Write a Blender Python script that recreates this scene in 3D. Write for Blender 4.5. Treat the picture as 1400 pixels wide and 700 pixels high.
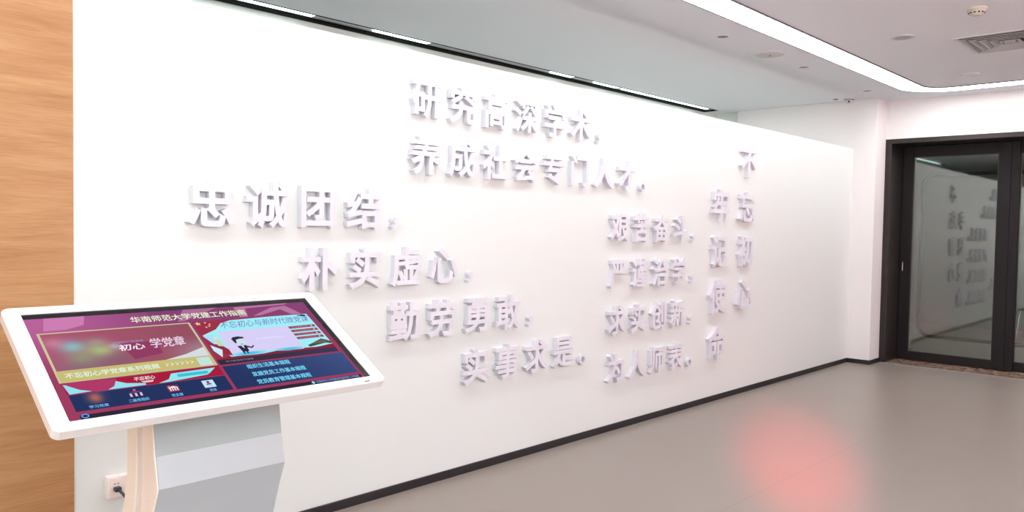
import bpy, bmesh, math
from mathutils import Vector, Matrix, geometry

SC = bpy.context.scene
COL = SC.collection
for o in list(bpy.data.objects):
    bpy.data.objects.remove(o)

# ------------------------------------------------------------------ camera
CAM_ROT = Matrix(((0.72505, -0.03682, 0.68771), (0.68849, 0.01433, -0.7251), (0.01685, 0.99922, 0.03574)))
cd = bpy.data.cameras.new('camera')
cam = bpy.data.objects.new('camera', cd)
COL.objects.link(cam)
cd.sensor_width = 36.0
cd.lens = 27.8535
cd.clip_start = 0.02
cam.matrix_world = Matrix.Translation((0, 0, 1.45)) @ CAM_ROT.to_quaternion().to_matrix().to_4x4()
SC.camera = cam

# ------------------------------------------------------------------ world, exposure
W = bpy.data.worlds.new('world')
SC.world = W
W.use_nodes = True
W.node_tree.nodes['Background'].inputs[0].default_value = (0.9, 0.93, 1.0, 1)
W.node_tree.nodes['Background'].inputs[1].default_value = 0.15
SC.view_settings.view_transform = 'Standard'
SC.view_settings.look = 'None'
SC.view_settings.gamma = 1.0
SC.view_settings.use_curve_mapping = False
SC.view_settings.exposure = 0.0
RIBBON = 14.2        # radiance of the recessed ribbon diffuser
STRIP = 7.0         # radiance of the tubes in the ceiling slot
RED_SPOT = 15500.0
BACK_AREA = 56.0


def area_light(name, loc, rot, sx, sy, power, color):
    l = bpy.data.lights.new(name, 'AREA')
    l.shape = 'RECTANGLE'; l.size = sx; l.size_y = sy; l.energy = power; l.color = color
    o = bpy.data.objects.new(name, l); COL.objects.link(o)
    o.location = loc; o.rotation_euler = rot
    return o


# the open hall continues behind the camera; unseen fill light added there for brightness
area_light('hall_fill_light', (0.6, 0.8, 2.90), (0, 0, 0), 2.2, 2.6, BACK_AREA, (1.0, 0.975, 0.965))
area_light('ceiling_fill_light', (2.95, 4.2, 2.35), (math.radians(180), math.radians(-35), 0), 0.25, 6.0, 195.0, (1.0, 0.92, 0.95))  # unseen uplight added to brighten the ceiling; no cove is modelled
# broad pinkish fill added behind the camera to lift faces turned that way
area_light('rear_fill_light', (-0.6, -2.5, 1.7), (math.radians(90), 0, 0), 3.6, 1.6, 68.0, (1.0, 0.90, 0.885))
# unseen lights added in the aisle behind the partition to brighten that side
area_light('aisle_fill_light', (-4.3, 6.6, 2.90), (0, 0, 0), 0.3, 4.0, 20.0, (1.0, 0.975, 0.95))
area_light('aisle_fill_uplight', (-3.85, 5.4, 1.2), (math.radians(180), math.radians(12), 0), 0.3, 7.0, 15.0, (1.0, 0.965, 0.93))


def spot(name, loc, target, power, color, size_deg, blend, radius=0.03):
    l = bpy.data.lights.new(name, 'SPOT')
    l.energy = power; l.color = color; l.spot_size = math.radians(size_deg); l.spot_blend = blend
    l.shadow_soft_size = radius
    o = bpy.data.objects.new(name, l); COL.objects.link(o)
    o.location = loc
    o.rotation_euler = (Vector(target) - Vector(loc)).to_track_quat('-Z', 'Y').to_euler()
    return o


# a red accent lamp high up behind the camera throws a slanting beam on the floor
spot('red_accent_light', (1.5, -2.3, 2.30), (-2.15, 4.98, 0), RED_SPOT, (1.0, 0.0, 0.02), 6.6, 1.0, 0.10)

# ------------------------------------------------------------------ materials
def s2l(c):
    return tuple(((x / 12.92) if x <= 0.04045 else ((x + 0.055) / 1.055) ** 2.4) for x in [v / 255.0 for v in c])


def principled(name, rgb, rough=0.5, metal=0.0, spec=0.5, coat=0.0, emit=None, estr=0.0):
    m = bpy.data.materials.new(name)
    m.use_nodes = True
    b = m.node_tree.nodes['Principled BSDF']
    b.inputs['Base Color'].default_value = (*rgb, 1)
    b.inputs['Roughness'].default_value = rough
    b.inputs['Metallic'].default_value = metal
    b.inputs['Specular IOR Level'].default_value = spec
    b.inputs['Coat Weight'].default_value = coat
    b.inputs['Coat Roughness'].default_value = 0.06
    if emit:
        b.inputs['Emission Color'].default_value = (*emit, 1)
        b.inputs['Emission Strength'].default_value = estr
    return m


def node(nt, kind, **kw):
    n = nt.nodes.new(kind)
    for k, v in kw.items():
        if k in n.inputs:
            n.inputs[k].default_value = v
        else:
            setattr(n, k, v)
    return n


def add_grain(m, scale=40.0, amount=0.03, bump=0.02, stretch=(1, 1, 1), detail=6):
    """fine procedural variation of colour and relief"""
    nt = m.node_tree
    b = nt.nodes['Principled BSDF']
    tc = node(nt, 'ShaderNodeTexCoord')
    mp = node(nt, 'ShaderNodeMapping'); mp.inputs['Scale'].default_value = stretch
    nz = node(nt, 'ShaderNodeTexNoise'); nz.inputs['Scale'].default_value = scale; nz.inputs['Detail'].default_value = detail
    nt.links.new(tc.outputs['Object'], mp.inputs[0]); nt.links.new(mp.outputs[0], nz.inputs['Vector'])
    base = b.inputs['Base Color'].default_value[:3]
    mx = node(nt, 'ShaderNodeMix', data_type='RGBA')
    mx.inputs[6].default_value = (*[c * (1 - amount) for c in base], 1)
    mx.inputs[7].default_value = (*[min(1, c * (1 + amount)) for c in base], 1)
    nt.links.new(nz.outputs['Fac'], mx.inputs[0]); nt.links.new(mx.outputs[2], b.inputs['Base Color'])
    if bump:
        bp = node(nt, 'ShaderNodeBump'); bp.inputs['Strength'].default_value = bump; bp.inputs['Distance'].default_value = 0.002
        nt.links.new(nz.outputs['Fac'], bp.inputs['Height']); nt.links.new(bp.outputs[0], b.inputs['Normal'])
    return m


M = {}
M['panel'] = add_grain(principled('white_panel_paint', (0.695, 0.748, 0.735), 0.42, spec=0.35), 3, 0.008, 0.01)
M['wall'] = add_grain(principled('white_wall_paint', (0.78, 0.775, 0.77), 0.7, spec=0.3), 60, 0.01, 0.03)
M['wall_green'] = add_grain(principled('pale_green_wall_paint', (0.76, 0.82, 0.78), 0.7, spec=0.3), 60, 0.01, 0.03)
M['red_wall'] = add_grain(principled('red_wall_paint', (0.62, 0.035, 0.05), 0.5), 20, 0.05, 0.03)
M['ceiling'] = add_grain(principled('ceiling_paint', (0.76, 0.78, 0.82), 0.85, spec=0.2), 60, 0.01, 0.03)
M['letter'] = add_grain(principled('white_letter_foam', (0.67, 0.68, 0.745), 0.5, spec=0.35), 80, 0.008, 0.02)
M['black'] = add_grain(principled('black_baseboard_metal', (0.012, 0.012, 0.014), 0.45), 60, 0.1, 0.02)
M['door'] = add_grain(principled('black_door_metal', (0.009, 0.007, 0.008), 0.5, spec=0.25), 60, 0.1, 0.02)
M['casing'] = add_grain(principled('dark_bronze_casing', (0.028, 0.022, 0.021), 0.32, metal=0.3), 60, 0.06, 0.02)
M['steel'] = principled('brushed_steel', (0.75, 0.74, 0.72), 0.25, metal=1.0)
M['kiosk'] = add_grain(principled('white_kiosk_enamel', (0.72, 0.725, 0.72), 0.22, coat=0.6), 90, 0.005, 0.0)
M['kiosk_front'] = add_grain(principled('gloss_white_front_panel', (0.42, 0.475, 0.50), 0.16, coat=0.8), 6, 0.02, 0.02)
M['kiosk_upper'] = add_grain(principled('tray_shaded_front_panel', (0.345, 0.41, 0.41), 0.14, coat=0.8), 6, 0.05, 0.02)  # darker tone paints in the tray's shade and reflection
M['kiosk_side'] = add_grain(principled('cream_kiosk_side', (0.84, 0.79, 0.70), 0.35), 90, 0.005, 0.0)
M['kiosk_gap'] = principled('mauve_grey_channel', (0.74, 0.66, 0.66), 0.5)
M['bezel_black'] = principled('black_screen_mask', (0.006, 0.006, 0.009), 0.12)
M['dark_hole'] = principled('dark_hole', (0.01, 0.01, 0.01), 0.8)
M['gold_print'] = principled('gold_print', (0.50, 0.30, 0.18), 0.4, metal=0.3)
M['socket'] = add_grain(principled('socket_plastic', (0.80, 0.74, 0.70), 0.35), 60, 0.01, 0.0)
M['cable'] = principled('black_rubber_cable', (0.015, 0.025, 0.03), 0.4)
M['lamp_off'] = principled('unlit_lamp_grey', (0.20, 0.185, 0.18), 0.5)
M['fitting_white'] = principled('white_fitting_plastic', (0.66, 0.67, 0.69), 0.5)
M['fitting_cream'] = principled('cream_detector_plastic', (0.62, 0.60, 0.50), 0.5)
M['speaker_grille'] = add_grain(principled('speaker_grille', (0.56, 0.54, 0.54), 0.6), 400, 0.2, 0.2)
M['lens_grey'] = principled('frosted_lens_grey', (0.40, 0.40, 0.41), 0.3)
M['louvre'] = principled('louvre_aluminium', (0.50, 0.51, 0.51), 0.45, metal=0.3)
M['vent_dark'] = principled('vent_inside', (0.05, 0.05, 0.055), 0.8)
M['slot_grey'] = principled('slot_reflector_grey', (0.55, 0.55, 0.58), 0.4, metal=0.2)
M['trim_grey'] = principled('ribbon_trim_grey', (0.16, 0.15, 0.17), 0.5)
M['ribbon'] = principled('ribbon_diffuser', (0.9, 0.9, 0.9), 0.5, emit=(1.0, 0.985, 0.985), estr=RIBBON)
M['tube'] = principled('tube_lamp', (0.9, 0.9, 0.9), 0.5, emit=(0.80, 1.0, 0.98), estr=STRIP)
M['dark_plastic'] = principled('dark_chair_plastic', (0.02, 0.02, 0.024), 0.5)
M['inner_wall'] = add_grain(principled('inner_room_wall', (0.30, 0.32, 0.31), 0.8), 30, 0.04, 0.03)
M['inner_floor'] = add_grain(principled('inner_room_floor', (0.40, 0.37, 0.30), 0.5), 30, 0.04, 0.02)


def make_wood():
    m = principled('light_oak_veneer', (0.6, 0.4, 0.2), 0.5, spec=0.35)
    nt = m.node_tree; b = nt.nodes['Principled BSDF']
    tc = node(nt, 'ShaderNodeTexCoord')
    mp = node(nt, 'ShaderNodeMapping'); mp.inputs['Scale'].default_value = (1.0, 0.9, 9.0)
    n1 = node(nt, 'ShaderNodeTexNoise'); n1.inputs['Scale'].default_value = 2.2; n1.inputs['Detail'].default_value = 9; n1.inputs['Distortion'].default_value = 0.8
    mp2 = node(nt, 'ShaderNodeMapping'); mp2.inputs['Scale'].default_value = (1.0, 3.0, 90.0)
    n2 = node(nt, 'ShaderNodeTexNoise'); n2.inputs['Scale'].default_value = 4.0; n2.inputs['Detail'].default_value = 5
    r = node(nt, 'ShaderNodeValToRGB')
    e = r.color_ramp.elements
    e[0].position = 0.28; e[0].color = (*s2l((162, 118, 76)), 1)
    e[1].position = 0.72; e[1].color = (*s2l((184, 144, 101)), 1)
    x = e.new(0.5); x.color = (*s2l((174, 131, 89)), 1)
    mx = node(nt, 'ShaderNodeMix', data_type='RGBA', blend_type='MULTIPLY'); mx.inputs[0].default_value = 0.35
    r2 = node(nt, 'ShaderNodeValToRGB'); r2.color_ramp.elements[0].position = 0.35; r2.color_ramp.elements[0].color = (0.62, 0.55, 0.48, 1); r2.color_ramp.elements[1].position = 0.6
    L = nt.links.new
    L(tc.outputs['Object'], mp.inputs[0]); L(mp.outputs[0], n1.inputs['Vector']); L(n1.outputs['Fac'], r.inputs[0])
    L(tc.outputs['Object'], mp2.inputs[0]); L(mp2.outputs[0], n2.inputs['Vector']); L(n2.outputs['Fac'], r2.inputs[0])
    L(r.outputs[0], mx.inputs[6]); L(r2.outputs[0], mx.inputs[7]); L(mx.outputs[2], b.inputs['Base Color'])
    bp = node(nt, 'ShaderNodeBump'); bp.inputs['Strength'].default_value = 0.05; bp.inputs['Distance'].default_value = 0.001
    L(n2.outputs['Fac'], bp.inputs['Height']); L(bp.outputs[0], b.inputs['Normal'])
    return m


def make_floor():
    m = principled('taupe_vinyl_floor', (0.36, 0.31, 0.27), 0.34, spec=0.5)
    nt = m.node_tree; b = nt.nodes['Principled BSDF']; L = nt.links.new
    tc = node(nt, 'ShaderNodeTexCoord')
    nz = node(nt, 'ShaderNodeTexNoise'); nz.inputs['Scale'].default_value = 220; nz.inputs['Detail'].default_value = 3
    nb = node(nt, 'ShaderNodeTexNoise'); nb.inputs['Scale'].default_value = 0.7; nb.inputs['Detail'].default_value = 3
    mx = node(nt, 'ShaderNodeMix', data_type='RGBA')
    mx.inputs[6].default_value = (0.245, 0.213, 0.186, 1); mx.inputs[7].default_value = (0.275, 0.240, 0.210, 1)
    L(tc.outputs['Object'], nz.inputs['Vector']); L(tc.outputs['Object'], nb.inputs['Vector']); L(nz.outputs['Fac'], mx.inputs[0])
    # welded seam between the vinyl sheets, every two metres
    sx = node(nt, 'ShaderNodeSeparateXYZ'); L(tc.outputs['Object'], sx.inputs[0])
    a = node(nt, 'ShaderNodeMath', operation='ADD'); a.inputs[1].default_value = 100.99; L(sx.outputs[0], a.inputs[0])
    f = node(nt, 'ShaderNodeMath', operation='PINGPONG'); f.inputs[1].default_value = 1.0; L(a.outputs[0], f.inputs[0])
    g = node(nt, 'ShaderNodeMath', operation='GREATER_THAN'); g.inputs[1].default_value = 0.9975; L(f.outputs[0], g.inputs[0])
    m2 = node(nt, 'ShaderNodeMix', data_type='RGBA'); m2.inputs[7].default_value = (0.215, 0.187, 0.163, 1)
    L(g.outputs[0], m2.inputs[0]); L(mx.outputs[2], m2.inputs[6]); L(m2.outputs[2], b.inputs['Base Color'])
    mr = node(nt, 'ShaderNodeMapRange'); mr.inputs[3].default_value = 0.30; mr.inputs[4].default_value = 0.40
    L(nb.outputs['Fac'], mr.inputs[0]); L(mr.outputs[0], b.inputs['Roughness'])
    bp = node(nt, 'ShaderNodeBump'); bp.inputs['Strength'].default_value = 0.05; bp.inputs['Distance'].default_value = 0.001
    L(nz.outputs['Fac'], bp.inputs['Height']); L(bp.outputs[0], b.inputs['Normal'])
    return m


def make_stone():
    m = principled('brown_marble', (0.3, 0.2, 0.15), 0.2)
    nt = m.node_tree; b = nt.nodes['Principled BSDF']; L = nt.links.new
    tc = node(nt, 'ShaderNodeTexCoord')
    nz = node(nt, 'ShaderNodeTexNoise'); nz.inputs['Scale'].default_value = 7; nz.inputs['Detail'].default_value = 8; nz.inputs['Distortion'].default_value = 2.5
    r = node(nt, 'ShaderNodeValToRGB'); e = r.color_ramp.elements
    e[0].position = 0.35; e[0].color = (*s2l((112, 84, 72)), 1); e[1].position = 0.68; e[1].color = (*s2l((178, 152, 132)), 1)
    L(tc.outputs['Object'], nz.inputs['Vector']); L(nz.outputs['Fac'], r.inputs[0]); L(r.outputs[0], b.inputs['Base Color'])
    return m


def make_glass():
    m = bpy.data.materials.new('tinted_door_glass'); m.use_nodes = True
    nt = m.node_tree; nt.nodes.clear(); L = nt.links.new
    out = node(nt, 'ShaderNodeOutputMaterial')
    fr = node(nt, 'ShaderNodeFresnel'); fr.inputs[0].default_value = 2.05
    tr = node(nt, 'ShaderNodeBsdfTransparent'); tr.inputs[0].default_value = (0.80, 0.84, 0.82, 1)
    gl = node(nt, 'ShaderNodeBsdfGlossy'); gl.inputs['Roughness'].default_value = 0.03; gl.inputs[0].default_value = (0.93, 0.96, 0.94, 1)
    mx = node(nt, 'ShaderNodeMixShader')
    L(fr.outputs[0], mx.inputs[0]); L(tr.outputs[0], mx.inputs[1]); L(gl.outputs[0], mx.inputs[2]); L(mx.outputs[0], out.inputs[0])
    return m


def make_screen():
    """the lit picture of the display: colour comes from each face of the picture"""
    m = bpy.data.materials.new('lit_screen_picture'); m.use_nodes = True
    nt = m.node_tree; nt.nodes.clear(); L = nt.links.new
    out = node(nt, 'ShaderNodeOutputMaterial')
    at = node(nt, 'ShaderNodeAttribute'); at.attribute_name = 'Col'
    em = node(nt, 'ShaderNodeEmission'); em.inputs[1].default_value = 1.0
    L(at.outputs['Color'], em.inputs[0]); L(em.outputs[0], out.inputs[0])
    return m


M['wood'] = make_wood(); M['floor'] = make_floor(); M['stone'] = make_stone()
M['glass'] = make_glass(); M['screen'] = make_screen()

# ------------------------------------------------------------------ helpers
def link_mesh(name, bm, mat, parent=None, loc=(0, 0, 0), smooth=False, bevel=0.0, seg=2):
    bmesh.ops.recalc_face_normals(bm, faces=bm.faces)
    me = bpy.data.meshes.new(name)
    bm.to_mesh(me); bm.free()
    me.materials.append(mat)
    o = bpy.data.objects.new(name, me)
    COL.objects.link(o)
    o.location = loc
    if parent: o.parent = parent
    if smooth:
        for p in me.polygons: p.use_smooth = True
    if bevel:
        md = o.modifiers.new('bevel', 'BEVEL'); md.width = bevel; md.segments = seg; md.limit_method = 'ANGLE'
    return o


def bx(bm, x0, x1, y0, y1, z0, z1):
    vs = [bm.verts.new((x, y, z)) for x in (x0, x1) for y in (y0, y1) for z in (z0, z1)]
    for f in ((0, 1, 3, 2), (4, 6, 7, 5), (0, 4, 5, 1), (2, 3, 7, 6), (0, 2, 6, 4), (1, 5, 7, 3)):
        bm.faces.new([vs[i] for i in f])


def box(name, dims, mat, parent=None, bevel=0.0, loc=(0, 0, 0)):
    bm = bmesh.new(); bx(bm, *dims)
    return link_mesh(name, bm, mat, parent, loc, bevel=bevel)


def prism(bm, pts, a, b, axis):
    """pts: outline in the two other axes (in cyclic order), from a to b along axis"""
    def v3(p, t):
        return {0: (t, p[0], p[1]), 1: (p[0], t, p[1]), 2: (p[0], p[1], t)}[axis]
    A = [bm.verts.new(v3(p, a)) for p in pts]; B = [bm.verts.new(v3(p, b)) for p in pts]
    bm.faces.new(A); bm.faces.new(B[::-1])
    for i in range(len(pts)):
        j = (i + 1) % len(pts); bm.faces.new((A[i], A[j], B[j], B[i]))


def lathe(bm, prof, n=32, c=(0, 0, 0)):
    rings = []
    for r, z in prof:
        rings.append([bm.verts.new((c[0] + r * math.cos(2 * math.pi * k / n), c[1] + r * math.sin(2 * math.pi * k / n), c[2] + z)) for k in range(n)])
    for a, b in zip(rings, rings[1:]):
        for k in range(n):
            bm.faces.new((a[k], a[(k + 1) % n], b[(k + 1) % n], b[k]))
    bm.faces.new(rings[0][::-1]); bm.faces.new(rings[-1])


def tube(bm, pts, r, n=10):
    pts = [Vector(p) for p in pts]
    rings = []
    up = Vector((0.123, 0.31, 0.9)).normalized()
    for i, p in enumerate(pts):
        d = (pts[min(i + 1, len(pts) - 1)] - pts[max(i - 1, 0)]).normalized()
        a = d.cross(up)
        if a.length < 1e-3: a = d.cross(Vector((1, 0, 0)))
        a.normalize(); b = d.cross(a)
        rings.append([bm.verts.new(p + r * (math.cos(2 * math.pi * k / n) * a + math.sin(2 * math.pi * k / n) * b)) for k in range(n)])
    for A, B in zip(rings, rings[1:]):
        for k in range(n):
            bm.faces.new((A[k], A[(k + 1) % n], B[(k + 1) % n], B[k]))
    bm.faces.new(rings[0]); bm.faces.new(rings[-1][::-1])


def smooth_path(pts, n=8):
    pts = [Vector(p) for p in pts]
    P = [pts[0]] + pts + [pts[-1]]
    out = []
    for i in range(1, len(P) - 2):
        for k in range(n):
            t = k / n
            a, b, c, d = P[i - 1], P[i], P[i + 1], P[i + 2]
            out.append(0.5 * ((2 * b) + (c - a) * t + (2 * a - 5 * b + 4 * c - d) * t * t + (3 * b - a - 3 * c + d) * t ** 3))
    out.append(pts[-1])
    return out


def thing(name, label, cat, loc=(0, 0, 0), group=None):
    o = bpy.data.objects.new(name, None); COL.objects.link(o)
    o.location = loc; o.empty_display_size = 0.1
    tag(o, label, cat, group)
    return o


def tag(o, label, cat, group=None):
    o['label'] = label; o['category'] = cat
    if group: o['group'] = group
    return o


def struct(o):
    o['kind'] = 'structure'
    return o


def struct_empty(name, loc=(0, 0, 0)):
    o = bpy.data.objects.new(name, None); COL.objects.link(o); o.location = loc
    return struct(o)


def rounded(x0, x1, y0, y1, r, n=6):
    pts = []
    for cx, cy, a0 in ((x1 - r, y1 - r, 0), (x0 + r, y1 - r, 90), (x0 + r, y0 + r, 180), (x1 - r, y0 + r, 270)):
        for k in range(n + 1):
            a = math.radians(a0 + 90 * k / n)
            pts.append((cx + r * math.cos(a), cy + r * math.sin(a)))
    return pts


# ------------------------------------------------------------------ the room
XW = -3.371          # face of the lettered partition
YC = 9.07            # far end of the partition, face of the column
YD = 9.386           # face of the door wall
YL = 9.76            # face of the sliding leaves
ZC = 2.935           # ceiling
ZP = 2.396           # top of the partition
XR, YB, XA = 3.2, -2.6, -5.15

struct(box('floor', (XA - .1, XR + .1, YB - .1, YD, -0.06, 0.0), M['floor']))
struct(box('wall_left', (XW - 0.14, XW, 1.064, YC, 0.0, ZP), M['panel']))
struct(box('wall_wood', (XW - 0.14, XW + 0.004, YB, 1.064, 0.0, ZC), M['wood']))
bm = bmesh.new()
bx(bm, XW + 0.0, XW + 0.012, 1.064, YC, 0.0, 0.047)
struct(link_mesh('baseboard_left', bm, M['black'], bevel=0.002))
bm = bmesh.new()
bx(bm, XW + 0.012, -3.126 + .012, YC - 0.012, YC, 0.0, 0.047)
bx(bm, -3.126, -3.126 + 0.012, YC, YD, 0.0, 0.047)
struct(link_mesh('baseboard_back', bm, M['black']))
# column and the wall behind the partition
struct(box('wall_back', (-4.79, -3.126, YC, YD + .5, 0.0, ZC), M['wall'], bevel=0.004))
struct(box('wall_aisle_end', (XA, -4.79, YC + 0.10, YC + .24, 0.0, ZC), M['wall_green']))
struct(box('wall_aisle', (XA - .1, XA, YB, YC + .24, 0.0, ZC), M['wall_green']))
# door wall: above the opening and right of it
XD1 = 0.9
bm = bmesh.new()
bx(bm, -3.126, XR, YD, YD + .5, 2.51, ZC)
bx(bm, XD1, XR, YD, YD + .5, 0.0, 2.51)
struct(link_mesh('wall_door', bm, M['wall']))
struct(box('wall_right', (XR, XR + .1, 4.5, YD + .5, 0.0, ZC), M['red_wall']))
struct(box('wall_right_near', (XR, XR + .1, YB, 4.5, 0.0, ZC), M['wall']))
struct(box('wall_rear', (XA, XR, YB - .1, YB, 0.0, ZC), M['wall']))

# ceiling with the hole of the long slot
SX0, SX1, SY0, SY1 = -5.134, -4.934, 1.0, 8.85
bm = bmesh.new()
bx(bm, SX1, XR + .1, YB - .1, YD + .5, ZC, ZC + .1)
bx(bm, XA - .1, SX0, YB - .1, YD + .5, ZC, ZC + .1)
bx(bm, SX0, SX1, YB - .1, SY0, ZC, ZC + .1)
bx(bm, SX0, SX1, SY1, YD + .5, ZC, ZC + .1)
struct(link_mesh('ceiling', bm, M['ceiling']))

# threshold and door 1 (left leaf) / door 2 (right leaf, behind)
th = struct_empty('trim_threshold', (-1.1, YD + .18, 0))
box('stone_slab', (-2.026, -0.03, -.18, .22, -0.05, 0.001), M['stone'], th)
box('stone_slab', (-0.026, 2.0, -.18, .22, -0.05, 0.001), M['stone'], th)
box('metal_strip', (-2.026, 2.0, -.20, -.18, -0.05, 0.003), M['steel'], th)

cas = struct_empty('trim_door', (-3.1, YD, 0))
c0 = Vector((-3.1, YD, 0))


def at(parent_loc, dims):
    x, y, z = parent_loc
    return (dims[0] - x, dims[1] - x, dims[2] - y, dims[3] - y, dims[4] - z, dims[5] - z)


YJ = YL + 0.09
box('jamb', at(c0, (-3.124, -3.112, YD - .018, YD, 0.0, 2.51)), M['casing'], cas)
box('jamb', at(c0, (-3.112, -3.058, YD - .018, YJ, 0.0, 2.458)), M['casing'], cas, bevel=.003)
box('jamb', at(c0, (0.84, XD1, YD - .018, YJ, 0.0, 2.458)), M['casing'], cas, bevel=.003)
box('head_casing', at(c0, (-3.112, XD1, YD - .018, YJ, 2.458, 2.51)), M['casing'], cas, bevel=.003)
box('head_rail', at(c0, (-3.058, .84, YL + .05, YJ, 2.40, 2.458)), M['door'], cas)


def leaf(idx, x0, x1, yf, gl, gr, gb, gt, handles):
    d = struct_empty('door_%d' % idx, (x0, yf, 0))
    L0 = (x0, yf, 0)
    t = 0.04
    box('stile', at(L0, (x0, gl, yf, yf + t, 0.004, 2.45)), M['door'], d, bevel=.003)
    box('stile', at(L0, (gr, x1, yf, yf + t, 0.004, 2.45)), M['door'], d, bevel=.003)
    box('bottom_rail', at(L0, (gl, gr, yf + .001, yf + t, 0.004, gb)), M['door'], d, bevel=.003)
    box('top_rail', at(L0, (gl, gr, yf + .001, yf + t, gt, 2.45)), M['door'], d, bevel=.003)
    box('glass_pane', at(L0, (gl - .005, gr + .005, yf + .017, yf + .025, gb - .005, gt + .005)), M['glass'], d)
    # slim bead around the pane
    bm = bmesh.new()
    for dm in ((gl, gl + .008, yf + .008, yf + .016, gb, gt), (gr - .008, gr, yf + .008, yf + .016, gb, gt),
               (gl + .008, gr - .008, yf + .008, yf + .016, gb, gb + .008), (gl + .008, gr - .008, yf + .008, yf + .016, gt - .008, gt)):
        bx(bm, *at(L0, dm))
    link_mesh('glazing_bead', bm, M['casing'], d)
    for hx, z0, z1 in handles:
        bm = bmesh.new()
        tube(bm, [(hx - x0, -.001, z0), (hx - x0, -.03, z0), (hx - x0, -.03, z1), (hx - x0, -.001, z1)], .006, 8)
        hd = link_mesh('door_handle', bm, M['steel'], d)
        hd['label'] = 'slim steel pull handle'
    return d


leaf(1, -3.055, -1.975, YL, -2.945, -2.092, 0.10, 2.335, [(-3.016, 1.03, 1.13)])
leaf(2, -1.985, -0.75, YL + .045, -1.90, -0.85, 0.10, 2.335, [(-1.955, 0.965, 1.20)])
# lock stile between the leaves
d3 = struct(box('trim_mullion', (-1.973, -1.90, YL - 0.005, YL + .044, 0.004, 2.45), M['door'], bevel=.003))

# dark room behind the glass doors
struct(box('floor_inner', (-4.4, 2.2, YJ - .06, 14.2, -0.06, 0.0), M['inner_floor']))
bm = bmesh.new()
bx(bm, -4.4, 2.2, 14.1, 14.2, 0, 2.9)
bx(bm, -4.4, -4.3, YJ + .05, 14.1, 0, 2.9)
bx(bm, 2.1, 2.2, YJ + .05, 14.1, 0, 2.9)
struct(link_mesh('wall_inner', bm, M['inner_wall']))
struct(box('ceiling_inner', (-4.4, 2.2, YJ + .05, 14.2, 2.9, 3.0), M['inner_wall']))

area_light('inner_room_fill_light', (-1.0, 11.6, 2.88), (0, 0, 0), 1.2, 1.2, 26.0, (1.0, 0.98, 0.92))  # added to lift the dim inner room; no lamp visible there
# free-standing black tube frame seen faintly through the glass
t = thing('tube_frame_partition', 'thin black tube frame with rounded corners standing behind the door glass', 'partition', (-1.4, 10.9, 0))
bm = bmesh.new()
pts = [(p[0], 0, p[1]) for p in rounded(-1.77, 1.3, 0.165, 2.205, 0.14)]
pts.append(pts[0])
tube(bm, pts, 0.022, 8)
link_mesh('tube_frame', bm, M['black'], t)
for xx in (0.1, 1.1):
    box('foot', (xx - .012, xx + .012, -.012, .012, 0.0, .155), M['black'], t)

# chair with slim metal legs just inside the right leaf
t = thing('wire_leg_chair', 'dark chair with slim metal legs behind the right glass leaf', 'chair', (-2.22, 12.95, 0))
bm = bmesh.new(); bx(bm, -.22, .22, -.21, .21, .43, .455); link_mesh('seat', bm, M['dark_plastic'], t, bevel=.01)
bm = bmesh.new(); prism(bm, [(.18, .50), (.20, .50), (.25, .84), (.23, .84)], -.21, .21, 0); link_mesh('backrest', bm, M['dark_plastic'], t, bevel=.008)
for sx in (-1, 1):
    bm = bmesh.new(); tube(bm, smooth_path([(sx * .19, -.17, .43), (sx * .21, -.20, .2), (sx * .23, -.22, .008)]), .008, 8); link_mesh('leg', bm, M['steel'], t)
    bm = bmesh.new(); tube(bm, smooth_path([(sx * .19, .17, .43), (sx * .21, .20, .2), (sx * .23, .22, .008)]), .008, 8); link_mesh('leg', bm, M['steel'], t)
    bm = bmesh.new(); tube(bm, smooth_path([(sx * .16, .15, .43), (sx * .16, .205, .50), (sx * .16, .23, .6)]), .008, 8); link_mesh('back_post', bm, M['steel'], t)

# ------------------------------------------------------------------ ceiling fittings
K = 1.0102      # plan coordinates below were read at 2.92 m


def ribbon_outline(off):
    """rounded rectangle of the ceiling ribbon, off = distance outwards from its inner edge"""
    x0, x1, y0, y1 = -2.525, 2.35, -1.4, 8.80
    return rounded(x0 - off, x1 + off, y0 - off, y1 + off, 0.22 + off, 12)


def ring_mesh(o0, o1, z0, z1, mat, name, parent):
    bm = bmesh.new()
    A = ribbon_outline(o0); B = ribbon_outline(o1); n = len(A)
    va = [bm.verts.new((*p, z0)) for p in A]; vb = [bm.verts.new((*p, z0)) for p in B]
    ta = [bm.verts.new((*p, z1)) for p in A]; tb = [bm.verts.new((*p, z1)) for p in B]
    for i in range(n):
        j = (i + 1) % n
        bm.faces.new((va[i], va[j], vb[j], vb[i])); bm.faces.new((ta[i], tb[i], tb[j], ta[j]))
        bm.faces.new((va[i], ta[i], ta[j], va[j])); bm.faces.new((vb[i], vb[j], tb[j], tb[i]))
    return link_mesh(name, bm, mat, parent)


rb = thing('ribbon_light', 'bright white ribbon of light with a rounded corner in the ceiling', 'light', (0, 0, ZC))
ring_mesh(0.010, 0.232, -0.006, 0.0, M['ribbon'], 'diffuser', rb)
ring_mesh(0.0, 0.010, -0.010, 0.0, M['trim_grey'], 'trim', rb)
ring_mesh(0.232, 0.242, -0.010, 0.0, M['trim_grey'], 'trim', rb)

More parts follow.
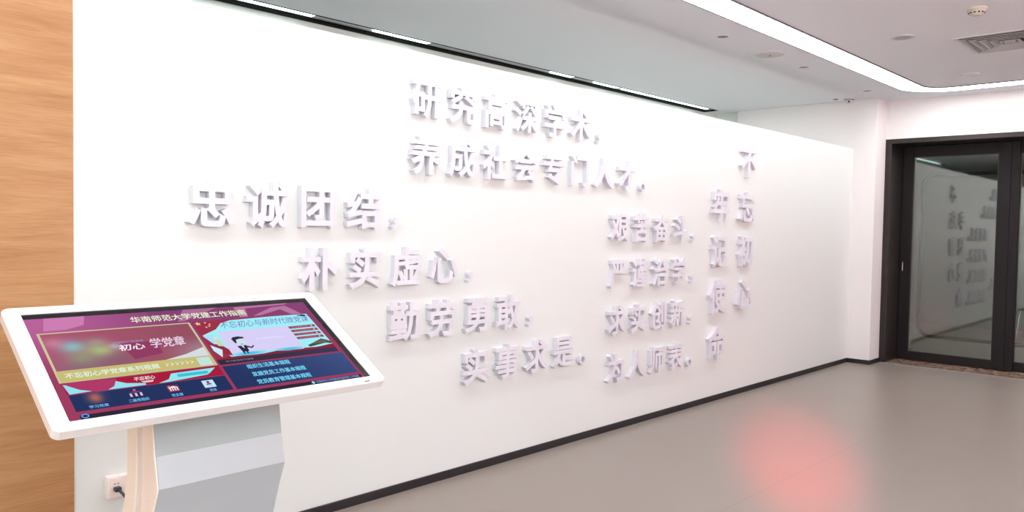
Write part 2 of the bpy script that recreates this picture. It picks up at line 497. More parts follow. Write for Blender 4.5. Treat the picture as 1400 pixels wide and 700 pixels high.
# long slot with tube lamps behind the partition
sl = thing('slot_light', 'long narrow black-framed light slot in the ceiling above the lettered wall', 'light', (-5.02, 5.0, ZC))
S0 = (-5.02, 5.0, ZC)
bm = bmesh.new()
for dm in ((SX0, SX0 + .055, SY0, SY1, ZC - .004, ZC + .09), (SX1 - .010, SX1, SY0, SY1, ZC - .004, ZC + .09),
           (SX0 + .022, SX1 - .010, SY1 - .02, SY1, ZC - .004, ZC + .09), (SX0 + .022, SX1 - .010, SY0, SY0 + .02, ZC - .004, ZC + .09)):
    bx(bm, *at(S0, dm))
link_mesh('frame', bm, principled('matte_black_metal', (0.008, 0.008, 0.008), 0.9, spec=0.1), sl)
box('reflector', at(S0, (SX0 + .055, SX1 - .010, SY0 + .02, SY1 - .02, ZC + .014, ZC + .09)), M['slot_grey'], sl)
for y0, y1 in ((1.25, 3.13), (3.66, 4.2), (5.72, 6.03), (6.39, 6.78), (6.87, 8.60)):
    box('tube_lamp', at(S0, (-5.03, -4.955, y0 * K, y1 * K, ZC + .004, ZC + .013)), M['tube'], sl, bevel=.003)

for i, (yy, w) in enumerate(((5.453, 'nearest to the speaker on its near side'), (6.904, 'between the round speaker and the dome camera'), (8.444, 'beside the dome camera near the back wall'))):
    t = thing('downlight', 'small unlit grey ceiling downlight ' + w, 'light', (-3.018 * K, yy * K, ZC), 'small unlit downlights above the lettered wall')
    bm = bmesh.new(); lathe(bm, [(.053, 0), (.053, -.003), (.044, -.006), (.040, -.004)], 32); link_mesh('trim_ring', bm, M['fitting_white'], t)
    bm = bmesh.new(); lathe(bm, [(.040, -.0035), (.040, -.0042), (.034, -.0055)], 32); link_mesh('lens', bm, M['lamp_off'], t)

t = thing('ceiling_speaker', 'large round flat ceiling speaker with a tiny dark centre', 'speaker', (-3.011 * K, 6.222 * K, ZC))
bm = bmesh.new(); lathe(bm, [(.132, 0), (.132, -.006), (.120, -.012), (.112, -.012)], 48); link_mesh('rim', bm, M['fitting_white'], t)
bm = bmesh.new(); lathe(bm, [(.112, -.0118), (.112, -.013), (.06, -.0165), (.01, -.0175)], 48); link_mesh('grille', bm, M['speaker_grille'], t, smooth=True)
bm = bmesh.new(); lathe(bm, [(.008, -.0172), (.008, -.021)], 16); link_mesh('centre_button', bm, M['dark_hole'], t)

for yy, w in ((6.312, 'left of the smoke detector'), (8.128, 'below the air vent near the light ribbon')):
    t = thing('round_downlight', 'pale round recessed downlight in the ceiling ' + w, 'light', (-2.015 * K, yy * K, ZC), 'pale round downlights inside the ribbon')
    bm = bmesh.new(); lathe(bm, [(.092, 0), (.092, -.004), (.084, -.008), (.076, -.008)], 40); link_mesh('trim_ring', bm, M['fitting_white'], t)
    bm = bmesh.new(); lathe(bm, [(.076, -.004), (.074, -.0075), (.055, -.0085)], 40); link_mesh('lens', bm, M['lens_grey'], t)

t = thing('smoke_detector', 'small cream domed smoke detector on the ceiling above the air vent', 'detector', (-1.405 * K, 5.815 * K, ZC))
bm = bmesh.new(); lathe(bm, [(.064, 0), (.064, -.008), (.056, -.016)], 40); link_mesh('base', bm, M['fitting_cream'], t)
bm = bmesh.new(); lathe(bm, [(.056, -.016), (.052, -.026), (.042, -.038), (.030, -.042)], 40); link_mesh('dome', bm, M['fitting_cream'], t, smooth=True)
bm = bmesh.new()
for k in range(12):
    a = 2 * math.pi * k / 12
    c = Vector((math.cos(a), math.sin(a), 0)); s_ = Vector((-math.sin(a), math.cos(a), 0))
    vs = [bm.verts.new(c * .0445 + s_ * q * .006 + Vector((0, 0, -.036)) + w2) for q, w2 in ((-1, Vector()), (1, Vector()), (1, c * .007 + Vector((0, 0, .007))), (-1, c * .007 + Vector((0, 0, .007))))]
    bm.faces.new(vs)
    vs2 = [bm.verts.new(v.co - c * .012) for v in vs]
    bm.faces.new(vs2[::-1])
    for i in range(4):
        bm.faces.new((vs[i], vs[(i + 1) % 4], vs2[(i + 1) % 4], vs2[i]))
link_mesh('vent_slots', bm, M['dark_hole'], t)
bm = bmesh.new(); lathe(bm, [(.028, -.042), (.028, -.046), (.018, -.049)], 32); link_mesh('cap', bm, M['fitting_cream'], t)

t = thing('dome_camera', 'small dome camera with dark lens at the top of the back wall', 'camera', (-3.33 * K, 8.80 * K, ZC))
bm = bmesh.new(); lathe(bm, [(.060, 0), (.060, -.010), (.050, -.018)], 32); link_mesh('mount', bm, M['fitting_white'], t)
bm = bmesh.new(); lathe(bm, [(.0515, -.016), (.0515, -.0215)], 32); link_mesh('dark_ring', bm, M['dark_hole'], t)
bm = bmesh.new(); lathe(bm, [(.047, -.021), (.045, -.035), (.036, -.052), (.020, -.062), (.006, -.065)], 32); link_mesh('dome', bm, M['fitting_white'], t, smooth=True)
bm = bmesh.new(); bmesh.ops.create_uvsphere(bm, u_segments=12, v_segments=8, radius=.011, matrix=Matrix.Translation((.012, -.036, -.042))); link_mesh('lens', bm, M['dark_hole'], t, smooth=True)
bm = bmesh.new(); lathe(bm, [(.028, 0), (.028, -.004), (.022, -.007)], 24, (-.14, -.02, 0)); link_mesh('cable_cover', bm, M['lamp_off'], t)

# four-way air diffuser
VX0, VX1, VY0, VY1 = -1.765, -1.125, 6.645, 7.300
vc = ((VX0 + VX1) / 2, (VY0 + VY1) / 2)
t = thing('air_diffuser', 'square four-way air vent with angled grey slats in the ceiling', 'vent', (vc[0], vc[1], ZC))
hx, hy = (VX1 - VX0) / 2, (VY1 - VY0) / 2
bm = bmesh.new()
for dm in ((-hx, -hx + .03, -hy, hy), (hx - .03, hx, -hy, hy), (-hx + .03, hx - .03, -hy, -hy + .03), (-hx + .03, hx - .03, hy - .03, hy)):
    bx(bm, *dm, -.010, 0)
link_mesh('frame', bm, M['fitting_white'], t, bevel=.002)
box('backing', (-hx + .03, hx - .03, -hy + .03, hy - .03, -.002, 0), M['vent_dark'], t)
NR = 5
for r_ in range(NR):
    o_ = 0.030 + r_ * 0.055
    for side in range(4):
        a = hx - o_ if side % 2 == 0 else hy - o_     # distance of the slat from the centre
        b = hy - o_ if side % 2 == 0 else hx - o_     # half length
        bm = bmesh.new()
        # slat: outer edge low, inner edge high, mitred ends
        pr = [(a, b, -.016), (a - .010, b - .010, -.020), (a - .040, b - .040, -.004), (a - .036, b - .036, -.003)]
        va = [bm.verts.new((p[0], -p[1], p[2])) for p in pr]; vb = [bm.verts.new((p[0], p[1], p[2])) for p in pr]
        bm.faces.new(va); bm.faces.new(vb[::-1])
        for i in range(4): bm.faces.new((va[i], va[(i + 1) % 4], vb[(i + 1) % 4], vb[i]))
        bmesh.ops.rotate(bm, verts=bm.verts, cent=(0, 0, 0), matrix=Matrix.Rotation(side * math.pi / 2, 3, 'Z'))
        link_mesh('slat', bm, M['louvre'], t)
box('centre_plate', (-.035, .035, -.035, .035, -.022, -.002), M['louvre'], t)

# ------------------------------------------------------------------ text geometry
DG = bpy.context.evaluated_depsgraph_get


def text_mesh(s, res=3):
    cu = bpy.data.curves.new('tmp', 'FONT'); cu.body = s; cu.resolution_u = res; cu.size = 1.0
    ob = bpy.data.objects.new('tmp', cu); COL.objects.link(ob)
    dg = DG(); dg.update()
    me = bpy.data.meshes.new_from_object(ob.evaluated_get(dg))
    bm = bmesh.new(); bm.from_mesh(me)
    bpy.data.objects.remove(ob); bpy.data.curves.remove(cu); bpy.data.meshes.remove(me)
    bmesh.ops.remove_doubles(bm, verts=bm.verts, dist=1e-5)
    bmesh.ops.dissolve_degenerate(bm, dist=1e-5, edges=bm.edges)
    return bm


def flat_text(s, res=2):
    bm = text_mesh(s, res)
    v = [(p.co.x, p.co.y) for p in bm.verts]
    bm.verts.index_update()
    f = [[q.index for q in p.verts] for p in bm.faces]
    bm.free()
    return v, f


def bold_glyph(ch, d):
    """glyph outline thickened by d (in em) on every side: returns 2D verts and triangles"""
    bm = text_mesh(ch, 3)
    polys = []
    for f in bm.faces:
        polys.append([Vector((v.co.x, v.co.y)) for v in f.verts])
    edges_b = [e for e in bm.edges if len(e.link_faces) == 1]
    nrm = {}
    for e in edges_b:
        f = e.link_faces[0]
        c = f.calc_center_median()
        a, b = e.verts[0].co, e.verts[1].co
        t = Vector((b.x - a.x, b.y - a.y))
        if t.length < 1e-7: continue
        n = Vector((t.y, -t.x)).normalized()
        # outward: away from the face
        lp = e.link_loops[0]
        a2, b2 = lp.vert.co, lp.link_loop_next.vert.co
        t = Vector((b2.x - a2.x, b2.y - a2.y)); n = Vector((t.y, -t.x)).normalized()
        if f.normal.z < 0: n = -n
        A = Vector((a.x, a.y)); B = Vector((b.x, b.y))
        polys.append([A, B, B + n * d, A + n * d])
        for v in e.verts: nrm.setdefault(v, []).append((n, e))
    for v, lst in nrm.items():
        if len(lst) != 2: continue
        (n0, e0), (n1, e1) = lst
        # convex corner when the other edge's far end lies behind this edge's normal
        o1 = e1.other_vert(v).co - v.co
        if n0.x * o1.x + n0.y * o1.y > -1e-6: continue
        mt = n0 + n1
        if mt.length < 0.3: continue
        mt.normalize()
        ml = d / max(0.45, mt.dot(n0))
        p = Vector((v.co.x, v.co.y))
        polys.append([p, p + n0 * d, p + mt * ml, p + n1 * d])
    bm.free()
    V, F = [], []
    for p in polys:
        ar = sum(p[i].x * p[(i + 1) % len(p)].y - p[(i + 1) % len(p)].x * p[i].y for i in range(len(p)))
        if abs(ar) < 1e-9: continue
        if ar < 0: p = p[::-1]
        F.append(list(range(len(V), len(V) + len(p)))); V += p
    r = geometry.delaunay_2d_cdt(V, [], F, 0, 1e-5)
    return [(v.x, v.y) for v in r[0]], [list(f) for f, src in zip(r[2], r[5]) if len(src)]


_cache = {}


def glyph(ch, d):
    k = (ch, d)
    if k not in _cache:
        _cache[k] = bold_glyph(ch, d)
    return _cache[k]


def letter_mesh(ch, em, depth, d=0.026, fit=None):
    """solid letter centred on its ink box: local y to the right, z up, x out of the wall"""
    V, F = glyph(ch, d)
    xs = [v[0] for v in V]; ys = [v[1] for v in V]
    cx, cy = (min(xs) + max(xs)) / 2, (min(ys) + max(ys)) / 2
    s = em
    if fit: s = fit / (max(ys) - min(ys))
    bm = bmesh.new()
    front = [bm.verts.new((depth, (v[0] - cx) * s, (v[1] - cy) * s)) for v in V]
    for f in F:
        try: bm.faces.new([front[i] for i in f])
        except ValueError: pass
    bm.edges.ensure_lookup_table()
    be = [e for e in bm.edges if len(e.link_faces) == 1]
    back = {}
    for e in be:
        for v in e.verts:
            if v not in back: back[v] = bm.verts.new((0, v.co.y, v.co.z))
    for e in be:
        a, b = e.verts
        bm.faces.new((a, b, back[b], back[a]))
    return bm, (max(xs) - min(xs)) * s, (max(ys) - min(ys)) * s


DEPTH = 0.035
ORD = ['first', 'second', 'third', 'fourth', 'fifth', 'sixth', 'seventh', 'eighth']
# text, Y of first character, centre Z, where the row is
rows = [
    ('研究高深学术，', 2.828, 2.141, 'topmost row'),
    ('养成社会专门人才。', 2.828, 1.838, 'long second row from the top'),
    ('忠诚团结，', 1.610, 1.534, 'large left row just above the kiosk'),
    ('朴实虚心，', 2.163, 1.231, 'row right above the kiosk screen'),
    ('勤劳勇敢，', 2.692, 0.934, 'row right of the kiosk screen'),
    ('实事求是。', 3.230, 0.632, 'lowest row of the left staircase'),
    ('艰苦奋斗，', 4.640, 1.463, 'top row of the middle block'),
    ('严谨治学，', 4.632, 1.130, 'second row of the middle block'),
    ('求实创新，', 4.626, 0.798, 'third row of the middle block'),
    ('为人师表。', 4.620, 0.457, 'bottom row of the middle block'),
]
for text, y0, z0, where in rows:
    plain = text[:-1]
    for i, ch in enumerate(text):
        y = y0 + i * 0.2685
        if ch in '，。':
            hh = 0.068
            bm, w, h = letter_mesh(ch, 0.22, DEPTH, 0.024 if ch == '，' else 0.004, fit=hh)
            yy, zz = y - 0.0665, z0 - 0.072
            nm = 'wall_comma' if ch == '，' else 'wall_full_stop'
            lab = 'small raised %s ending the %s' % ('comma' if ch == '，' else 'round full stop', where)
        else:
            bm, w, h = letter_mesh(ch, 0.2145, DEPTH)
            yy, zz = y, z0
            nm = 'wall_character'
            lab = 'white raised character %s, %s from left in the %s' % (ch, ORD[i], where)
        o = link_mesh(nm, bm, M['letter'], loc=(XW, yy, zz))
        tag(o, lab, 'letter', 'raised characters of the %s row' % plain)
for text, yc, where in (('不忘初心', 6.562, 'right-hand vertical column'), ('牢记使命', 6.085, 'left-hand vertical column')):
    zs = (2.055, 1.672, 1.281, 0.890) if text[0] == '不' else (1.669, 1.281, 0.893, 0.498)
    for i, ch in enumerate(text):
        bm, w, h = letter_mesh(ch, 0.287, DEPTH)
        o = link_mesh('wall_character', bm, M['letter'], loc=(XW, yc - 0.010 * i * (1 if text[0] == '不' else .6), zs[i]))
        tag(o, 'large white raised character %s, %s from top in the %s' % (ch, ORD[i], where), 'letter', 'large raised characters of the %s' % where)

# ------------------------------------------------------------------ socket and cable
t = thing('wall_socket', 'square white wall socket box low on the white wall beside kiosk leg', 'socket', (XW, 1.225, 0.371))
bm = bmesh.new(); prism(bm, rounded(-.046, .046, -.046, .046, .004, 3), 0, .030, 0)
link_mesh('box', bm, M['socket'], t, bevel=.002)
bm = bmesh.new(); prism(bm, rounded(-.040, .040, -.040, .040, .004, 3), .030, .034, 0)
link_mesh('face_plate', bm, M['socket'], t, bevel=.001)
bm = bmesh.new()
bx(bm, .034, .0345, -.024, -.015, .013, .017); bx(bm, .034, .0345, -.011, -.002, .013, .017)
link_mesh('printed_mark', bm, principled('orange_print', (0.45, 0.18, 0.10), 0.5), t)
t = thing('power_cable', 'black plug and cable running down from the wall socket behind the kiosk', 'cable', (XW, 1.235, 0.0))
bm = bmesh.new(); bx(bm, .035, .062, -.036, -.012, .358, .376); link_mesh('plug', bm, M['cable'], t, bevel=.003)
bm = bmesh.new(); tube(bm, smooth_path([(.058, -.024, .366), (.085, -.014, .350), (.095, .012, .300), (.100, .045, .22), (.13, .05, .10), (.20, .045, .02), (.30, .03, .008), (.42, .01, .008), (.52, -.01, .007)]), .0055, 8)
link_mesh('cord', bm, M['cable'], t, smooth=True)

# ------------------------------------------------------------------ kiosk
TH = math.radians(29.7)
O = Vector((-2.6828, 0.7017, 1.1659))
KB = Vector((-2.46, 1.1765, 0.0))
kiosk = thing('touch_screen_kiosk', 'white touch-screen information kiosk with tilted screen in front of the wall', 'kiosk', KB)
U = Vector((0, 1, 0)); V_ = Vector((math.cos(TH), 0, -math.sin(TH))); N = U.cross(V_) * -1
if N.z < 0: N = -N


def kp(u, v, h):
    return O + U * u + V_ * v + N * h - KB


def k_rounded(u0, u1, v0, v1, r, n=6):
    return rounded(u0, u1, v0, v1, r, n)


# tray: a rounded frame around the display opening, with side walls and an underside
UO0, UO1, VO0, VO1 = -0.046, 1.016, -0.038, 0.524
UI0, UI1, VI0, VI1 = 0.0, 0.967, 0.0, 0.4925
TT = 0.034
bm = bmesh.new()
outer = k_rounded(UO0, UO1, VO0, VO1, .022)
inner = k_rounded(UI0, UI1, VI0, VI1, .0015)
n = len(outer)
bev = .003
outer_t = k_rounded(UO0 + bev, UO1 - bev, VO0 + bev, VO1 - bev, .020)
lo_in = k_rounded(UO0 + .010, UO1 - .010, VO0 + .010, VO1 - .010, .018)
R = {}
for key, pl, hgt in (('it', inner, 0), ('ib', inner, -.006), ('ot', outer_t, 0), ('os', outer, -bev), ('ob', outer, -TT + .004), ('ub', lo_in, -TT)):
    R[key] = [bm.verts.new(kp(p[0], p[1], hgt)) for p in pl]
for A, B in (('ib', 'it'), ('it', 'ot'), ('ot', 'os'), ('os', 'ob'), ('ob', 'ub')):
    for i in range(n):
        j = (i + 1) % n
        bm.faces.new((R[A][i], R[A][j], R[B][j], R[B][i]))
bm.faces.new(R['ub'][::-1])
link_mesh('screen_frame', bm, M['kiosk'], kiosk)
# black mask and the lit picture
bm = bmesh.new()
vs = [bm.verts.new(kp(u, v, h)) for h in (-.0058, -.003) for u, v in ((UI0, VI0), (UI1, VI0), (UI1, VI1), (UI0, VI1))]
for f in ((0, 1, 2, 3), (4, 7, 6, 5), (0, 4, 5, 1), (1, 5, 6, 2), (2, 6, 7, 3), (3, 7, 4, 0)): bm.faces.new([vs[i] for i in f])
display = link_mesh('display', bm, M['bezel_black'], kiosk)

LAYER = [-.0028]


class Pic:
    """a flat lit piece of the picture on the display"""
    def __init__(self): self.v = []; self.f = []; self.c = []
    def h(self):
        LAYER[0] += .00002
        return LAYER[0]
    def poly(self, pts, col, h=None):
        h = self.h() if h is None else h
        i = len(self.v); self.v += [kp(u, v, h) for u, v in pts]
        self.f.append(list(range(i, i + len(pts))))
        c = s2l(col) if not callable(col) else None
        self.c.append([c if c else s2l(col(u, v)) for u, v in pts])
    def rect(self, u0, v0, u1, v1, col): self.poly([(u0, v0), (u1, v0), (u1, v1), (u0, v1)], col)
    def grid(self, u0, v0, u1, v1, nu, nv, fn):
        h = self.h(); 
        for a in range(nu):
            for b in range(nv):
                ua, ub = u0 + (u1 - u0) * a / nu, u0 + (u1 - u0) * (a + 1) / nu
                va, vb = v0 + (v1 - v0) * b / nv, v0 + (v1 - v0) * (b + 1) / nv
                self.poly([(ua, va), (ub, va), (ub, vb), (ua, vb)], fn, h)
    def circle(self, u, v, r, col, ru=None, n=16):
        self.poly([(u + (ru or r) * math.cos(2 * math.pi * k / n), v + r * math.sin(2 * math.pi * k / n)) for k in range(n)], col)
    def text(self, s, u0, v0, u1, v1, col, bold=0, slant=0.0):
        V, F = flat_text(s)
        xs = [p[0] for p in V]; ys = [p[1] for p in V]
        x0, x1, y0, y1 = min(xs), max(xs), min(ys), max(ys)
        offs = [(0, 0)] if not bold else [(0, 0), (bold, 0), (0, bold * .8), (bold, bold * .8)]
        for ox, oy in offs:
            h = self.h()
            for f in F:
                pts = []
                for i in f:
                    a = (V[i][0] - x0) / (x1 - x0); b = (V[i][1] - y0) / (y1 - y0)
                    pts.append((u0 + (u1 - u0) * a + ox + slant * b, v1 + (v0 - v1) * b - oy))
                self.poly(pts, col, h)
    def star(self, u, v, r, col):
        self.poly([(u + (r if k % 2 == 0 else r * .42) * math.sin(math.pi * k / 5), v - (r if k % 2 == 0 else r * .42) * math.cos(math.pi * k / 5)) for k in range(10)], col)
    def build(self, name):
        me = bpy.data.meshes.new(name)
        me.from_pydata([tuple(p) for p in self.v], [], self.f); me.materials.append(M['screen'])
        ca = me.color_attributes.new('Col', 'FLOAT_COLOR', 'CORNER')
        k = 0
        for cl in self.c:
            for c in cl:
                ca.data[k].color = (*c, 1); k += 1
        o = bpy.data.objects.new(name, me); COL.objects.link(o); o.parent = display
        return o


def lerp(a, b, t):
    t = max(0, min(1, t)); return tuple(a[i] + (b[i] - a[i]) * t for i in range(3))


def smooth(t):
    t = max(0, min(1, t)); return t * t * (3 - 2 * t)


AU1, AV0, AV1 = 0.945, 0.024, 0.4925
p = Pic()
def bgc(u, v):
    c = lerp((186, 100, 156), (140, 68, 118), smooth(u / .5))
    c = lerp(c, (158, 62, 96), smooth((v - .05) / .3))
    return c
p.grid(0, AV0, AU1, AV1, 24, 12, bgc)
p.poly([(.055, .024), (.17, .024), (.155, .07), (.10, .088), (.04, .088)], (205, 126, 178))
p.poly([(.36, .024), (.50, .024), (.43, .055), (.36, .05)], (134, 64, 122))
p.poly([(.48, .024), (.60, .024), (.46, .09), (.44, .09)], (176, 108, 156))
p.poly([(.66, .03), (.88, .024), (.86, .032), (.70, .04), (.69, .09), (.66, .09)], (188, 126, 166))
p.poly([(.80, .045), (.86, .04), (.90, .095), (.86, .095), (.83, .06), (.74, .088), (.71, .088)], (184, 120, 162))
p.rect(.03, .472, .935, .4925, (46, 42, 58))
p.build('wallpaper')

p = Pic()
p.text('华南师范大学党建工作指南', .296, .046, .690, .080, (120, 190, 100), bold=.0012)
p.text('华南师范大学党建工作指南', .297, .047, .690, .079, (250, 246, 228), bold=.0004)
p.build('title_text')

p = Pic()   # left picture card
p.rect(.018, .099, .474, .333, (205, 200, 158))
def cardc(u, v):
    c = lerp((176, 88, 118), (150, 82, 98), (u - .02) / .4)
    c = lerp(c, (168, 140, 156), smooth((u - .30) / .2) * smooth((v - .16) / .1))
    for cu, cv, r, col, s in ((.095, .175, .038, (135, 200, 205), .9), (.165, .205, .040, (176, 206, 130), .95), (.105, .235, .04, (165, 185, 125), .8), (.165, .165, .030, (160, 165, 150), .7), (.05, .15, .03, (205, 140, 160), .7), (.21, .19, .018, (190, 195, 215), .75), (.10, .268, .07, (122, 112, 122), .6), (.20, .255, .05, (128, 98, 118), .6)):
        w = math.exp(-(((u - cu) / r) ** 2 + ((v - cv) / (r * .8)) ** 2)) * s
        c = lerp(c, col, w)
    return c
p.grid(.025, .104, .467, .280, 56, 28, cardc)
p.poly([(.225, .18), (.335, .18), (.335, .245), (.245, .262)], (146, 62, 100))
p.poly([(.33, .28), (.40, .262), (.467, .235), (.467, .28)], (214, 220, 226))
p.rect(.023, .280, .470, .330, (200, 190, 120))
p.text('中国共产党章程', .209, .168, .298, .178, (170, 150, 220))
p.text('初心', .214, .186, .290, .216, (245, 240, 250), bold=.0012, slant=.006)
p.text('学党章', .310, .168, .418, .216, (236, 214, 238), bold=.0012, slant=.006)
p.text('不忘初心学党章系列视频', .040, .293, .300, .317, (226, 246, 226), bold=.0008)
for k in range(6):
    u = .320 + k * .0155
    p.poly([(u, .295), (u + .010, .304), (u, .313), (u, .310), (u + .006, .304), (u, .298)], (230, 244, 226))
p.rect(.421, .287, .463, .328, (196, 226, 224))
p.build('picture_card')

p = Pic()   # red and cyan banner under the card
p.rect(.024, .338, .474, .384, (168, 30, 62))
p.poly([(.024, .341), (.05, .352), (.085, .372), (.115, .380), (.030, .384)], (150, 226, 240))
p.poly([(.024, .333), (.030, .333), (.165, .340), (.155, .372), (.13, .384), (.10, .386), (.06, .370), (.035, .348)], (176, 58, 104))
p.poly([(.160, .351), (.185, .366), (.235, .376), (.235, .384), (.130, .384), (.150, .372)], (150, 226, 240))
p.poly([(.320, .348), (.460, .344), (.440, .362), (.425, .373), (.300, .384), (.272, .384), (.305, .372)], (150, 230, 240))
p.rect(.335, .354, .430, .368, (60, 196, 214))
p.text('不忘初心', .208, .345, .268, .362, (240, 226, 226), bold=.0006, slant=.004)
p.poly([(.226, .366), (.262, .366), (.258, .374), (.232, .374)], (226, 206, 206))
p.build('banner')


def menu(name, draw):
    p = Pic(); draw(p); return p.build(name)


p = Pic(); p.rect(.026, .388, .473, .458, (38, 52, 96)); p.build('menu_panel')
BL = (120, 190, 240)
def d1(p):
    def f(u, v):
        w = math.exp(-(((u - .088) / .018) ** 2 + ((v - .41) / .022) ** 2))
        w2 = math.exp(-(((u - .100) / .016) ** 2 + ((v - .37) / .018) ** 2))
        return lerp(lerp((42, 54, 98), (196, 110, 90), w * .9), (70, 90, 160), w2)
    p.grid(.055, .389, .130, .436, 14, 8, f)
    p.text('学习党章', .062, .440, .112, .452, BL, bold=.0004)
def d2(p):
    p.circle(.195, .400, .004, (200, 110, 150))
    p.poly([(.178, .409), (.195, .404), (.212, .409), (.212, .411), (.178, .411)], (140, 60, 110))
    for k in range(3): p.rect(.177 + k * .014, .414, .183 + k * .014, .428, (226, 198, 226))
    p.text('二级党组织', .166, .438, .222, .451, BL, bold=.0004)
def d3(p):
    p.rect(.285, .402, .318, .430, (150, 40, 80))
    p.circle(.292, .406, .004, (230, 130, 60))
    for k in range(4): p.rect(.290 + k * .007, .411, .294 + k * .007, .427, (240, 226, 240))
    p.poly([(.287, .412), (.303, .405), (.317, .412), (.317, .414), (.287, .414)], (240, 226, 240))
    p.text('党支部', .286, .440, .319, .453, BL, bold=.0004)
def d4(p):
    p.rect(.392, .400, .428, .434, (196, 232, 250))
    p.circle(.410, .409, .005, (150, 30, 70))
    p.poly([(.401, .421), (.404, .415), (.416, .415), (.419, .421)], (150, 30, 70))
    p.rect(.402, .425, .418, .427, (170, 160, 200))
    p.text('党员', .401, .441, .422, .453, BL, bold=.0004)
for nm, dd in (('icon', d1), ('icon', d2), ('icon', d3), ('icon', d4)): menu(nm, dd)

p = Pic()   # right picture card
p.rect(.482, .100, .925, .308, (160, 50, 74))
CY = (158, 240, 248)
p.poly([(.487, .178), (.545, .150), (.575, .118), (.613, .106), (.760, .102), (.918, .102), (.925, .290), (.86, .300), (.80, .297), (.735, .304), (.68, .303), (.62, .304), (.56, .303), (.535, .306), (.515, .250), (.500, .215)], CY)
p.poly([(.487, .183), (.525, .180), (.535, .235), (.50, .215)], (170, 224, 250))
p.poly([(.485, .218), (.515, .232), (.530, .242), (.545, .268), (.545, .300), (.520, .285)], (152, 44, 66))
p.poly([(.491, .232), (.520, .262), (.505, .300), (.490, .262)], (200, 238, 250))
p.poly([(.516, .205), (.532, .205), (.536, .246), (.516, .240)], (206, 214, 190))
p.circle(.524, .198, .008, (226, 226, 200))
p.rect(.542, .164, .805, .300, (216, 208, 246))
def skyc(u, v):
    w = math.exp(-(((u - .60) / .05) ** 2 + ((v - .297) / .018) ** 2)); w2 = math.exp(-(((u - .75) / .05) ** 2 + ((v - .300) / .02) ** 2))
    return lerp((188, 232, 250), (70, 190, 230), max(w, w2))
p.grid(.545, .286, .800, .302, 24, 4, skyc)
p.text('不忘初心与新时代微党课', .563, .112, .905, .150, (128, 96, 190), slant=.010)
for k in range(4):
    v = .170 + k * .0215
    p.poly([(.806, v), (.914, v - .001), (.916, v + .013), (.806, v + .014)], (160, 70, 96))
    p.text('学习专题内容', .818, v + .004, .885, v + .010, (214, 150, 160))
    p.rect(.896, v + .004, .902, v + .009, (240, 240, 250))
p.poly([(.826, .286), (.86, .272), (.895, .257), (.915, .268), (.928, .280), (.922, .289), (.90, .283), (.83, .296)], (74, 74, 66))
p.poly([(.832, .284), (.895, .263), (.920, .279)], (112, 104, 84))
p.poly([(.870, .107), (.900, .104), (.912, .110), (.900, .118), (.884, .113)], (60, 66, 110))
p.star(.497, .113, .012, (224, 204, 160))
for u, v in ((.523, .110), (.535, .120), (.530, .130), (.518, .135)): p.star(u, v, .0055, (224, 204, 160))
p.text('学习党的理论知识', .655, .218, .768, .228, (236, 240, 252))
p.build('picture_card')

p = Pic()   # cartoon man on the card
p.poly([(.582, .262), (.605, .262), (.606, .282), (.600, .284), (.598, .296), (.594, .296), (.594, .284), (.588, .284), (.587, .296), (.583, .296), (.581, .283)], (40, 44, 66))
p.poly([(.576, .252), (.608, .250), (.606, .275), (.581, .277)], (44, 48, 72))
p.poly([(.606, .252), (.622, .262), (.632, .254), (.634, .258), (.622, .270), (.604, .262)], (50, 56, 84))
p.poly([(.590, .252), (.598, .252), (.595, .268)], (240, 236, 246))
p.circle(.597, .232, .019, (206, 226, 238), ru=.019)
p.poly([(.574, .226), (.572, .210), (.582, .202), (.600, .200), (.618, .206), (.616, .213), (.598, .214), (.586, .218), (.582, .236), (.577, .236)], (44, 50, 60))
p.poly([(.590, .242), (.604, .241), (.597, .246)], (170, 70, 80))
p.build('cartoon_man')

p = Pic()
def dk(u, v): return lerp((52, 44, 62), (66, 56, 84), (u - .48) / .4)
p.grid(.480, .309, .924, .338, 8, 1, dk)
p.poly([(.484, .309), (.52, .303), (.58, .303), (.62, .308), (.66, .303), (.70, .298), (.735, .303), (.80, .306), (.86, .300), (.925, .296), (.925, .312), (.484, .314)], (132, 42, 62))
p.text('学习贯彻系列课程', .505, .320, .600, .328, (150, 146, 170))
p.build('caption_bar')

p = Pic()
def nv(u, v): return lerp((40, 54, 100), (66, 84, 134), (u - .48) / .45 - (v - .345) * 2)
p.grid(.482, .346, .933, .461, 12, 4, nv)
p.build('link_panel')
for s, v, u1 in (('组织生活基本规程', .351, .714), ('发展党员工作基本规程', .391, .753), ('党员教育管理基本规程', .430, .753)):
    p = Pic(); p.text(s, .560, v, u1, v + .022, (120, 214, 250), bold=.0009); p.build('link_text')
p = Pic()
p.poly([(.734, .482), (.741, .475), (.748, .482), (.741, .490)], (160, 226, 250))
p.text('华南师范大学党委组织部党务工作指南', .752, .476, .922, .488, (120, 160, 220), bold=.0003)
p.build('footer_text')
p = Pic()
p.circle(.042, .480, .0085, (96, 170, 240), ru=.010); p.circle(.042, .480, .0052, (30, 48, 90), ru=.0065)
p.build('settings_icon')

# gold lettering and small slot on the bezel
V, F = flat_text('CreateView')
xs = [a[0] for a in V]; ys = [a[1] for a in V]
bm = bmesh.new()
vs = [bm.verts.new(kp(.452 + .093 * (a[0] - min(xs)) / (max(xs) - min(xs)), .513 - .0125 * (a[1] - min(ys)) / (max(ys) - min(ys)), .0003)) for a in V]
for f in F: bm.faces.new([vs[i] for i in f])
lg = link_mesh('brand_lettering', bm, M['gold_print'], kiosk)
lg['label'] = 'small gold lettering on the front bezel'
bm = bmesh.new()
vs = [bm.verts.new(kp(u, v, .0004)) for u, v in ((.925, .5135), (.948, .5130), (.948, .5175), (.925, .518))]
bm.faces.new(vs); link_mesh('sensor_window', bm, M['dark_hole'], kiosk)


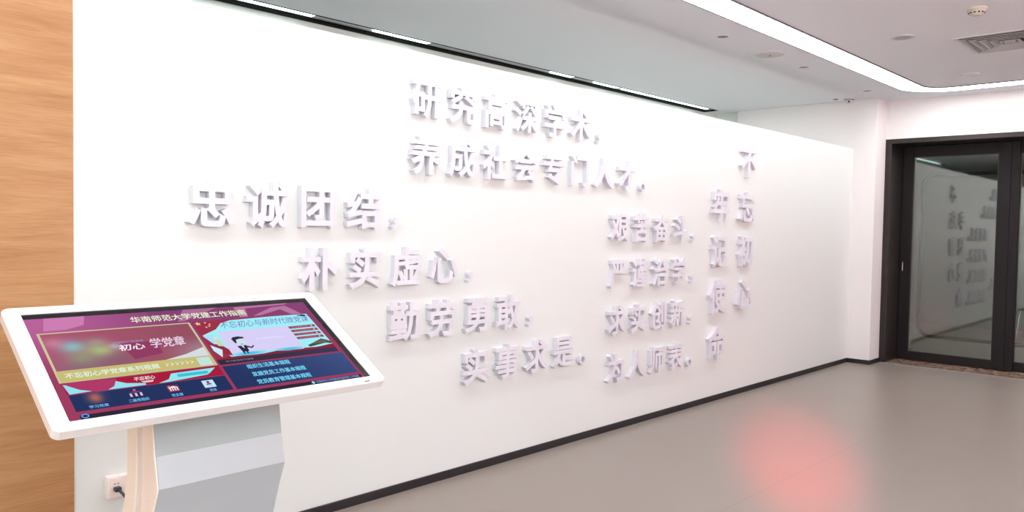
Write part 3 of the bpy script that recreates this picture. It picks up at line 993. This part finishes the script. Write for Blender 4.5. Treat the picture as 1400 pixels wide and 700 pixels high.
def k_prof(name, pts, y0, y1, mat, bevel=0.0):
    bm = bmesh.new(); prism(bm, [(x - KB.x, z - KB.z) for x, z in pts], y0 - KB.y, y1 - KB.y, 1)
    return link_mesh(name, bm, mat, kiosk, bevel=bevel)


def under(x, e=.004):      # height of the tray's underside at x
    return O.z - (x - O.x) * math.tan(TH) - (TT + e) / math.cos(TH) + .001


Y0, Y1 = 0.967, 1.386
# front shell: kneed profile
fx = [(-2.398, under(-2.398)), (-2.365, .750), (-2.342, .657), (-2.373, .583), (-2.455, .36), (-2.492, .22), (-2.505, .03)]
bk = [(-2.585, .03), (-2.572, .22), (-2.530, .36), (-2.470, .56), (-2.461, .657), (-2.465, under(-2.465))]
k_prof('front_shell', [(x - .004, z) for x, z in fx] + bk, Y0, Y1, M['kiosk_side'], .004)
# glossy front skin in facets; the tray's reflected shade coloured into the top one
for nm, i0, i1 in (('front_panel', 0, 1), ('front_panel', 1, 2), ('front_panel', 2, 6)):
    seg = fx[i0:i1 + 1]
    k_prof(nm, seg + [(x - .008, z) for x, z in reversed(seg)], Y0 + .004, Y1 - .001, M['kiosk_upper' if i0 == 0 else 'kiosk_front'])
# recessed channel between the shells
ch = [(-2.455, under(-2.455)), (-2.452, .657), (-2.46, .56), (-2.52, .36), (-2.56, .22), (-2.575, .03), (-2.66, .03), (-2.64, .22), (-2.60, .36), (-2.53, .56), (-2.512, .657), (-2.512, under(-2.512))]
k_prof('channel', ch, Y0 + .012, Y1 - .012, M['kiosk_gap'])
rs = [(-2.504, under(-2.504)), (-2.503, .657), (-2.515, .56), (-2.585, .36), (-2.625, .22), (-2.64, .03), (-2.74, .03), (-2.725, .22), (-2.685, .36), (-2.602, .56), (-2.580, .657), (-2.570, under(-2.570))]
k_prof('rear_shell', rs, Y0, Y1, M['kiosk_side'], .004)
# rows of small vent slits low on the side of the front shell
bm = bmesh.new()
for k in range(11):
    for q in range(2):
        z = .705 - k * .0125; x = -2.425 + q * .016 - .0008 * k * .3
        bx(bm, x - KB.x, x + .008 - KB.x, Y0 - .0006 - KB.y, Y0 + .0002 - KB.y, z, z + .003)
vs_ = link_mesh('vent_slits', bm, M['kiosk_gap'], kiosk); vs_['kind'] = 'stuff'
# mounting box under the tray and the base plate
bm = bmesh.new(); bx(bm, -2.66 - KB.x, -2.40 - KB.x, 1.02 - KB.y, 1.335 - KB.y, .86, .955)
for v in bm.verts:
    if v.co.z > .9: v.co.z = under(v.co.x + KB.x) - .002
    else: v.co.z = under(v.co.x + KB.x) - .032
link_mesh('mounting_box', bm, M['kiosk_side'], kiosk, bevel=.004)
bm = bmesh.new(); prism(bm, [(a + -2.50 - KB.x, b) for a, b in rounded(-.29, .22, -.27, .27, .04)], 0.001, .03, 2)
link_mesh('base_plate', bm, M['kiosk'], kiosk, bevel=.004)
